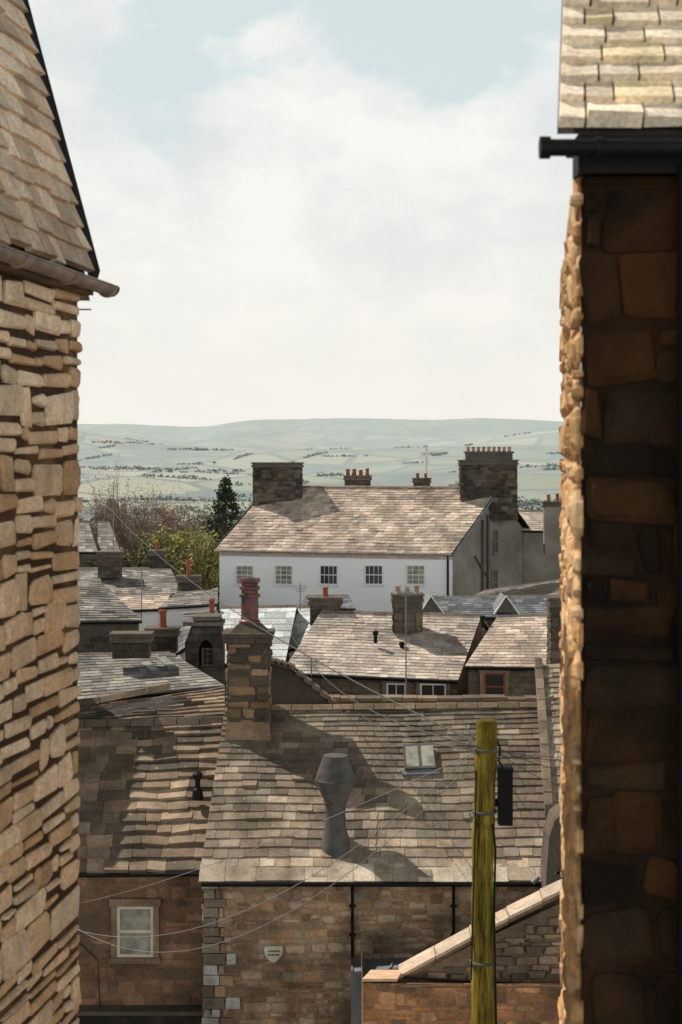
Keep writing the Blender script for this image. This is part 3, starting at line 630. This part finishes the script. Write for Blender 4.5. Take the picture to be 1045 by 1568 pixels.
chimney('stone_chimney',388,462,708,800,99.2,1.1,pots=0,cap=.12,geom=DS)
chimney('stone_chimney',528,568,728,760,103,.8,pots=4,poth=.42,potmat=M_terra,potr=.14)
chimney('stone_chimney',634,659,732,760,103,.8,pots=2,poth=.3,potmat=M_terra)
tube('flag_mast',[P(653,683,103.4),P(653,745,103.4)],.07,M_cream)
for px,y0_,y1_,D in ((622,900,1075,54),(217,868,955,73),(174,737,860,85),(460,893,935,66),(477,1008,1035,57)):
    ae=empty('tv_aerial'); tube('mast',[P(px,y0_,D),P(px,y1_,D)],.022,M_lead,ae)
    for k in range(5): q=P(px,y0_+4+k*2.2,D); tube('element',[q+Vector((-.28+.03*k,0,0)),q+Vector((.28-.03*k,0,0))],.010,M_lead,ae,1)
for px,py in ((575,968),(615,985),(738,945)):
    v=empty('roof_vent_pipe'); q=P(px,py,60.3); lathe('pipe',(q.x,q.y-.4,q.z-.35),[(.07,0),(.07,.3),(.11,.32),(.11,.42),(.04,.46)],M_black,v,10)
# ================================================================ LEFT FOREGROUND HOUSE
e=empty('stone_building_with_slate_roof')
Wf=Vector((-1.905,11.8,0));dirn=Vector((.43,3.0,0)).normalized(); Nn=Vector((dirn.y,-dirn.x,0))
Wn=Wf-dirn*5
NS=[(.84,.66,.47),(.78,.59,.40),(.86,.71,.53),(.70,.51,.33),(.80,.67,.51),(.88,.75,.58),(.62,.43,.26)]
mb=MB(); stones(mb,Vector((Wn.x,Wn.y,-6.2)),dirn,5,6.2+1.12,Nn,.18,.36,.040,NS,gap=.016,jit=.45,mort=(.06,.032,.015),ragged=.02,wob=.03,cuts=(.05,.20))
stones(mb,Vector((Wf.x,Wf.y,-6.2)),Vector((-1,.1,0)),2.5,7.3,Vector((.1,1,0)),.2,.4,.03,NS)
mb.face([Vector((Wn.x,Wn.y,-16)),Vector((Wf.x,Wf.y,-16)),Vector((Wf.x,Wf.y,-6.2)),Vector((Wn.x,Wn.y,-6.2))],(.4,.3,.2))
mb.build('side_wall',M_nearstone,e)
mb=MB(); sh=-dirn*5.2; A=P(141,418,12)+sh;B=P(141,418,12);Ct=P(30,0,12.3); C=B+(Ct-B)*1.5; Dq=C+sh
slates(mb,A,B,C,Dq,19,.30,.034,[(.74,.60,.46),(.62,.49,.37),(.80,.66,.52),(.52,.40,.30),(.70,.53,.39)],1.0,jit=.45,rough=2)
mb.build('roof_slates',M_nearslate,e)
mb=MB(); w_=Vector((.07,.05,0)); 
mb.hexa([B-w_*.1+Vector((0,0,-.1)),B+w_*.35+Vector((0,0,-.1)),C+w_*.35,C-w_*.1],[p+Vector((.02,.10,.03)) for p in (B-w_*.1,B+w_*.35,C+w_*.35,C-w_*.1)],(.02,.017,.015)); mb.build('bargeboard',M_black,e)
mb=MB(); q=[B+Vector((-.02,.05,-.2)),C+Vector((-.02,.05,0)),C+Vector((-2,.05,0)),B+Vector((-3,.05,-.2))]; mb.face(q,(.2,.15,.1)); mb.build('gable_wall',M_nearstone,e)
G1=Vector((-1.70,12.0,1.20)); G0=G1-dirn*5
sd=Nn; r=.066; mb=MB(); nseg=10
for j in range(10):
    pa=lerp(G0,G1,j/10)+dirn*.004;pb=lerp(G0,G1,(j+1)/10)-dirn*.004
    for k in range(nseg):
        a1=math.pi+math.pi*k/nseg;a2=math.pi+math.pi*(k+1)/nseg
        o1=sd*math.cos(a1)*r+Vector((0,0,math.sin(a1)*r));o2=sd*math.cos(a2)*r+Vector((0,0,math.sin(a2)*r))
        mb.face([pa+o1,pb+o1,pb+o2,pa+o2]); mb.face([pa+o1*.9,pb+o1*.9,pb+o2*.9,pa+o2*.9])
mb.build('half_round_gutter',M_gutter,e)
for j in range(0,6):
    pc=lerp(G0,G1,j/5.)-dirn*(.06 if j==5 else 0); pts=[pc+sd*math.cos(math.pi+math.pi*k/10)*r*1.08+Vector((0,0,math.sin(math.pi+math.pi*k/10)*r*1.08)) for k in range(11)]
    tube('gutter_joint',pts,.012,M_gutter,e,2)
mb=MB(); pts=[G1+sd*math.cos(math.pi+math.pi*k/12)*r*1.05+Vector((0,0,math.sin(math.pi+math.pi*k/12)*r*1.05)) for k in range(13)]; mb.face(pts); mb.face([p+dirn*.03 for p in pts]); mb.build('gutter_end',M_black,e)
tube('gutter_lip',[G0+sd*r,G1+sd*r],.008,M_gutter,e); tube('bracket',[Wf+Vector((.0,0,1.02)),Wf+Vector((.1,0,1.02))],.006,M_gutter,e)
mb=MB(); a=Wn+Vector((0,0,1.12));b_=Wf+Vector((0,0,1.12)); mb.box(a-Nn*.3,b_-a,Nn*.42,Vector((0,0,.06)),(.12,.09,.07)); mb.build('soffit',M_nearstone,e)
# ================================================================ RIGHT FOREGROUND HOUSE
e=empty('stone_building_in_shade')
RS=[(.030,.014,.005),(.018,.009,.004),(.046,.020,.006),(.011,.006,.003),(.027,.016,.008),(.058,.024,.007)]  # near-black palette: the front's shade is painted into the stones
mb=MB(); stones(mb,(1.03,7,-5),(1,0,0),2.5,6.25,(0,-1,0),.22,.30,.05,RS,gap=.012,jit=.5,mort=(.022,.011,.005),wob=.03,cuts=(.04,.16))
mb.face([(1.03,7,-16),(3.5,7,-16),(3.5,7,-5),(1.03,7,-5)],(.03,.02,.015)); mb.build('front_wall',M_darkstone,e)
mb=MB(); dv=Vector((.62,5,0)).normalized(); nl=Vector((-dv.y,dv.x,0)); Lw=5.04
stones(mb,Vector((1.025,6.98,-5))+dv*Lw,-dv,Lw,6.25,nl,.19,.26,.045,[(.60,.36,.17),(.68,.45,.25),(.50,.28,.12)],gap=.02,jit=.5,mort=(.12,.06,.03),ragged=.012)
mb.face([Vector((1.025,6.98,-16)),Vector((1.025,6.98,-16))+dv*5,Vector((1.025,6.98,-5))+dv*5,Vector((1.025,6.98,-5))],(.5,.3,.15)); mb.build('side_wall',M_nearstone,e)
tube('downpipe',[Vector((1.475,6.88,1.2)),Vector((1.475,6.88,-16))],.06,M_black,e)
for zz in (.6,-.8,-2.2): mb=MB(); mb.abox(1.43,1.56,6.8,6.99,zz,zz+.05); mb.build('pipe_bracket',M_black,e)
A=P(855,190,6.85);B=A+Vector((2.4,0,0));Dq=P(862,0,7.57); Dq=A+(Dq-A)*(2.45/.72); C=Vector((3.3,Dq.y,Dq.z))
mb=MB(); slates(mb,A,B,C,Dq,22,.20,.036,[(.80,.67,.50),(.87,.74,.57),(.70,.58,.44),(.87,.72,.46),(.82,.70,.56)],1.0,jit=.4,rough=1.5); mb.build('roof_slates',M_nearslate,e)
mb=MB(); mb.abox(1.0,3.4,6.88,7.05,1.17,1.335); mb.box(Vector((1.0,6.86,1.30)),(2.4,0,0),(0,.4,.0),(0,0,.03)); mb.build('fascia',M_black,e)
mb=MB(); mb.face([Vector((1.03,7,1.2)),Vector((1.03,7,1.4)),Vector((Dq.x+.1,Dq.y,Dq.z-.15)),Vector((Dq.x+.1,Dq.y,1.2))],(.1,.07,.05)); mb.build('gable',M_nearstone,e)
gz=P(835,226,6.75)
tube('gutter',[Vector((gz.x,6.75,gz.z)),Vector((3.4,6.75,gz.z))],.036,M_black,e,6)
tube('gutter_end_cap',[Vector((gz.x-.022,6.75,gz.z)),Vector((gz.x+.02,6.75,gz.z))],.047,M_black,e,6)
for x in (1.05,1.45): tube('gutter_bracket',[Vector((x,6.75,gz.z)),Vector((x+.03,6.75,gz.z))],.045,M_black,e,6)
# ================================================================ TERRAIN
def sm(t): t=max(0,min(1,t)); return t*t*(3-2*t)
def H(x,y):
    z=-15.6-48*sm((y-130)/900)
    z+=22*sm((y-2100)/1900)
    z+=184*math.exp(-((y-7300)/1500)**2)*(.985+.018*math.sin(x/420+.6)+.008*math.sin(x/130))*(1-.15*sm((-x-380)/260)+.02*sm((-x-1200)/300))*(1-.09*sm((x-450)/600))
    z+=112*math.exp(-((y-4800)/800)**2-((x+1050)/560)**2)
    z+=84*math.exp(-((y-5100)/700)**2-((x-850)/520)**2)
    z+=50*math.exp(-((y-4300)/500)**2-((x-80)/420)**2)
    z+=26*math.exp(-((y-3000)/450)**2-((x-500)/420)**2)+24*math.exp(-((y-2700)/400)**2-((x+420)/260)**2)
    if y>500: z+=sm((y-500)/900)*(7*math.sin(x/150+y/400)*math.sin(y/310)+11*noise.noise(Vector((x/400,y/500,0))))
    if y>6000: z+=2.5*noise.noise(Vector((x/50,y/500,2)))
    return z
ys=[-60,-20,10,40,80,120]; y=150
while y<13000: ys.append(y); y*=1.03
vs=[];fs=[];nx=170
for y in ys:
    for i in range(nx):
        s_=(i/(nx-1)*2-1); x=s_*(max(y,0)*.7+160)*(.4+.6*abs(s_)); vs.append((x,y,H(x,y)))
for j in range(len(ys)-1):
    for i in range(nx-1): k=j*nx+i; fs.append((k,k+1,k+nx+1,k+nx))
me=bpy.data.meshes.new('terrain'); me.from_pydata(vs,[],fs); me.polygons.foreach_set('use_smooth',[True]*len(fs))
m,nt,b=newmat('fields'); g=N(nt,'ShaderNodeNewGeometry').outputs['Position']; mp=N(nt,'ShaderNodeMapping'); mp.inputs['Scale'].default_value=(1/170,1/330,0); mp.inputs['Rotation'].default_value=(0,0,.35); nt.links.new(g,mp.inputs[0])
vo=N(nt,'ShaderNodeTexVoronoi'); vo.inputs['Scale'].default_value=1; nt.links.new(mp.outputs[0],vo.inputs['Vector'])
ve=N(nt,'ShaderNodeTexVoronoi',feature='DISTANCE_TO_EDGE'); ve.inputs['Scale'].default_value=1; nt.links.new(mp.outputs[0],ve.inputs['Vector'])
sc=N(nt,'ShaderNodeSeparateColor'); nt.links.new(vo.outputs['Color'],sc.inputs[0])
c=ramp(nt,sc.outputs[0],[(.0,(.17,.19,.08)),(.3,(.36,.34,.15)),(.55,(.19,.22,.10)),(.8,(.48,.42,.24)),(1,(.12,.15,.09))])
c=mixc(nt,ramp(nt,ve.outputs['Distance'],[(.0,.9),(.04,.8),(.07,0)]),c,(.05,.07,.06))
c=mixc(nt,ramp(nt,noise_n(nt,g,.003,5),[(.49,0),(.56,.85)]),c,(.07,.095,.095))
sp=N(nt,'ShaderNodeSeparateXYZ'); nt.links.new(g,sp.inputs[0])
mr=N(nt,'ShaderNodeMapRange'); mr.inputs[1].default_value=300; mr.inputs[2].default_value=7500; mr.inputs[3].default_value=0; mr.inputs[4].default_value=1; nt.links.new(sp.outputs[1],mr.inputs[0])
c=mixc(nt,ramp(nt,mr.outputs[0],[(.0,0.12),(.12,.36),(.3,.54),(.5,.68),(.85,.85),(1,.88)]),c,(.405,.455,.47))  # aerial haze painted into the field colours, stronger with distance
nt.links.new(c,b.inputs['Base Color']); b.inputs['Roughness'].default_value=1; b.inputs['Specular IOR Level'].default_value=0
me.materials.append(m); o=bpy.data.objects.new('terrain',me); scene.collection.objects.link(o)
mb=MB(); mb.face([(-80,-20,-15.59),(80,-20,-15.59),(80,118,-15.59),(-80,118,-15.59)],(.09,.085,.08)); mb.build('street_paving',M_farslate)
# ================================================================ TREES
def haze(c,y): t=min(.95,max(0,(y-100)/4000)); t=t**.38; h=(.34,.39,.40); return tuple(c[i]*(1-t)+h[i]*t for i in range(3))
M_leaf=mat_vc('foliage',.5,.0,.01,.9,.7,1.3,fine=3)
mb=MB(); rr=random.Random(3)
def clump(mb,c,r,n,col,s,sq=1.0):
    for _ in range(n):
        d=Vector((rr.gauss(0,1),rr.gauss(0,1),rr.gauss(0,1))).normalized()*(rr.random()**.4)*r; d.z*=sq
        p=c+d; a=Vector((rr.gauss(0,1),rr.gauss(0,1),rr.gauss(0,1))).normalized(); b=a.orthogonal().normalized(); k=rr.uniform(.6,1.4)*s; sh=rr.uniform(.6,1.25)*(.8+.35*(d.z/r if r else 0))
        q=[p-a*k,p-b*k*.7,p+a*k,p+b*k*.7]; mb.face(q,tuple(x*sh for x in col))
for _ in range(190):
    y=math.exp(rr.uniform(math.log(600),math.log(5200))); x=rr.uniform(-.21,.20)*y; ang=rr.choice([.1,-.12,.05,.35,1.2]); n=rr.randint(6,20)
    for k in range(n):
        xx=x+math.cos(ang)*k*rr.uniform(5,8); yy=y+math.sin(ang)*k*9; h=rr.uniform(3,6.5)
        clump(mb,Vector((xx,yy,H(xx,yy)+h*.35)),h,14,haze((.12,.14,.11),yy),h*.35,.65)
for _ in range(650):
    y=rr.uniform(170,520); x=rr.uniform(-.3,.3)*y; h=rr.uniform(3,6); clump(mb,Vector((x,y,H(x,y)+h*.8)),h,30,haze(rr.choice([(.09,.10,.04),(.12,.11,.05),(.10,.075,.055),(.06,.08,.045)]),y+200),h*.18,.9)
mb.build('distant_trees',M_leaf)
def branch(mb,p,d,L,r,lev,col,tips,spread=.5,up=.12):
    n=3; q=p
    for i in range(n):
        d2=(d+Vector((rr.gauss(0,.1),rr.gauss(0,.1),rr.gauss(0,.06)+up*.3))).normalized(); q2=q+d2*L/n; a=d2.orthogonal().normalized(); b=d2.cross(a); r1=r*(1-i/n*.45);r2=r*(1-(i+1)/n*.45)
        A_=[q+(a*math.cos(t)+b*math.sin(t))*r1 for t in (0,2.1,4.2)];B_=[q2+(a*math.cos(t)+b*math.sin(t))*r2 for t in (0,2.1,4.2)]
        for k in range(3): mb.face([A_[k],A_[(k+1)%3],B_[(k+1)%3],B_[k]],col)
        if lev>0 and i>0:
            for _ in range(2):
                dd=(d2+Vector((rr.gauss(0,spread),rr.gauss(0,spread),rr.gauss(0,spread*.6)+up))).normalized(); branch(mb,q2,dd,L*rr.uniform(.5,.72),r2*.6,lev-1,col,tips,spread,up)
        q=q2;d=d2
    if lev<=1: tips.append(q)
def tree(name,px,pyt,D,w,lev,bcol,leaf=None,n=0,s=.2,base=-15.6,r=None,dens=.85,k0=.27):
    e=empty(name); top=P(px,pyt,D); h=top.z-base; mb=MB(); tips=[]
    branch(mb,Vector((top.x,D,base)),Vector((0,0,1)),h*.45,h*.022,0,bcol,[],.1)
    for k in range(9):
        a=k/9*6.28+rr.random(); dd=Vector((math.cos(a)*w/h*1.5,math.sin(a)*w/h*1.5,rr.uniform(.6,1.3))).normalized(); branch(mb,Vector((top.x,D,base+h*rr.uniform(.32,.50))),dd,h*k0,h*.012,lev,bcol,tips)
    mb.build('trunk_and_limbs',M_leaf,e)
    if leaf:
        mb=MB()
        for t in tips:
            if rr.random()<dens: clump(mb,t,r or .7,n,rr.choice(leaf),s)
        mb.build('foliage',M_leaf,e)
BK=(.16,.11,.085)
tree('bare_tree',214,742,118,5.6,3,BK,[(.27,.175,.13),(.31,.21,.15)],6,.06,r=.6,dens=.6,k0=.29)
tree('bare_tree',182,760,122,4.2,3,BK,[(.30,.20,.15)],6,.06,r=.6,dens=.6)
tree('bare_tree',246,756,126,4.2,3,BK,[(.30,.20,.15)],6,.06,r=.6,dens=.6)
tree('spring_tree',278,802,108,3.4,2,BK,[(.40,.36,.09),(.31,.28,.08),(.19,.19,.07)],34,.10,r=.75)
tree('spring_tree',306,816,106,3.0,2,BK,[(.32,.31,.10),(.22,.22,.08)],34,.10,r=.75)
tree('spring_tree',248,826,104,3.0,2,BK,[(.34,.29,.08),(.16,.15,.06)],30,.10,r=.7)
tree('dark_bush',207,845,100,3,2,BK,[(.08,.085,.035),(.12,.105,.05)],32,.11,r=.7)
tree('bare_tree',128,770,125,4,3,BK,[(.30,.21,.16)],6,.06,r=.6,dens=.6)
tree('hedge_tree',300,788,135,4,2,BK,[(.09,.105,.075),(.12,.13,.08)],30,.12,r=.8)
tree('hedge_tree',815,772,150,4,2,BK,[(.2,.2,.17)],20,.12,r=.9)
e=empty('conifer_tree'); top=P(346,732,113); mb=MB(); h=top.z+15.6
mb.hexa([(top.x-.2,112.8,-15.6),(top.x+.2,112.8,-15.6),(top.x+.2,113.2,-15.6),(top.x-.2,113.2,-15.6)],[(top.x-.03,112.97,top.z),(top.x+.03,112.97,top.z),(top.x+.03,113.03,top.z),(top.x-.03,113.03,top.z)],(.1,.07,.05)); mb.build('trunk',M_leaf,e)
mb=MB()
for i in range(620):
    t=rr.random()**.8; rad=min(1.25,.08+1.25*(t/.32)**.9)*(rr.random()**.35)*1.05; a=rr.random()*6.28; z=top.z-t*h*.75
    clump(mb,Vector((top.x+math.cos(a)*rad,113+math.sin(a)*rad,z-rad*.1)),.3,12,rr.choice([(.045,.065,.035),(.065,.085,.045),(.03,.045,.03)]),.10)
mb.build('foliage',M_leaf,e)
# ================================================================ WORLD / SUN / CAMERA
d=Vector((5.0,-3.0,-6.6)).normalized(); S=-d
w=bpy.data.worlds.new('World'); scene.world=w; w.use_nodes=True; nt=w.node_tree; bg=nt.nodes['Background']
sky=N(nt,'ShaderNodeTexSky',sky_type='NISHITA'); sky.sun_disc=False; sky.sun_elevation=math.asin(S.z); sky.sun_rotation=math.atan2(S.x,S.y); sky.dust_density=2
tc=N(nt,'ShaderNodeTexCoord').outputs['Generated']; sp=N(nt,'ShaderNodeSeparateXYZ'); nt.links.new(tc,sp.inputs[0])
mp=N(nt,'ShaderNodeMapping'); mp.inputs['Scale'].default_value=(1,1,1.5); mp.inputs['Location'].default_value=(.62,.2,.12); nt.links.new(tc,mp.inputs[0])
cn=noise_n(nt,mp.outputs[0],7,10,.55)
ma=N(nt,'ShaderNodeMath',operation='MULTIPLY_ADD'); nt.links.new(sp.outputs[2],ma.inputs[0]); ma.inputs[1].default_value=-2.2; ma.inputs[2].default_value=.22*2.2
mx=N(nt,'ShaderNodeMath',operation='MAXIMUM'); nt.links.new(ma.outputs[0],mx.inputs[0]); mx.inputs[1].default_value=-.03
ad=N(nt,'ShaderNodeMath',operation='ADD'); nt.links.new(cn,ad.inputs[0]); nt.links.new(mx.outputs[0],ad.inputs[1])
cf=ramp(nt,ad.outputs[0],[(.46,0),(.52,.75),(.60,1)])
hz=ramp(nt,sp.outputs[2],[(.0,1),(.10,.35),(.18,.0)])
sh=ramp(nt,noise_n(nt,mp.outputs[0],11,7,.6),[(.36,(7.7,7.95,7.95)),(.60,(9.5,9.4,9.0))])
base=mixc(nt,.90,sky.outputs[0],(7.0,8.0,8.0))
c=mixc(nt,cf,base,sh); c=mixc(nt,hz,c,(9.2,8.95,8.2))
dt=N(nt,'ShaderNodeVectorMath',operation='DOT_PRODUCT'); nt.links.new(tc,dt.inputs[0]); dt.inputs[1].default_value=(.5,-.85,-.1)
mr=N(nt,'ShaderNodeMapRange'); mr.inputs[1].default_value=-.2; mr.inputs[2].default_value=.8; mr.inputs[3].default_value=1; mr.inputs[4].default_value=2.0; nt.links.new(dt.outputs['Value'],mr.inputs[0])  # unseen sky behind the camera brightened, added to lift the shaded walls
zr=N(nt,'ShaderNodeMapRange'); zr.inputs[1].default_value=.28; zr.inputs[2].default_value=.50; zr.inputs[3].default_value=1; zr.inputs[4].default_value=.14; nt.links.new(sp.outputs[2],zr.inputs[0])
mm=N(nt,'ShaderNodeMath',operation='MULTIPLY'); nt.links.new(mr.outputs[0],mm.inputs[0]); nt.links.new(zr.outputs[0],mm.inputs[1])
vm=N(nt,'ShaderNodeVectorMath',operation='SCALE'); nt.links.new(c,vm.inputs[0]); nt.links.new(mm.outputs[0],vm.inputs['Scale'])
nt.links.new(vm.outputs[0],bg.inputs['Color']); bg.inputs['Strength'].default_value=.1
sl=bpy.data.lights.new('sun','SUN'); sl.energy=5; sl.angle=math.radians(.5); sl.color=(1,.93,.82)
so=bpy.data.objects.new('sun',sl); so.rotation_euler=d.to_track_quat('-Z','Y').to_euler(); scene.collection.objects.link(so)
cam=bpy.data.cameras.new('camera'); cam.sensor_fit='VERTICAL'; cam.sensor_height=36; cam.lens=F/1568*36; cam.shift_y=-(784-HY)/1568; cam.clip_end=30000; cam.clip_start=.1
cam.dof.use_dof=True; cam.dof.focus_distance=48; cam.dof.aperture_fstop=57.4/1000/.014
co=bpy.data.objects.new('camera',cam); co.rotation_euler=(math.pi/2,0,0); scene.collection.objects.link(co); scene.camera=co
scene.view_settings.view_transform='Standard'; scene.view_settings.look='None'; scene.view_settings.exposure=0
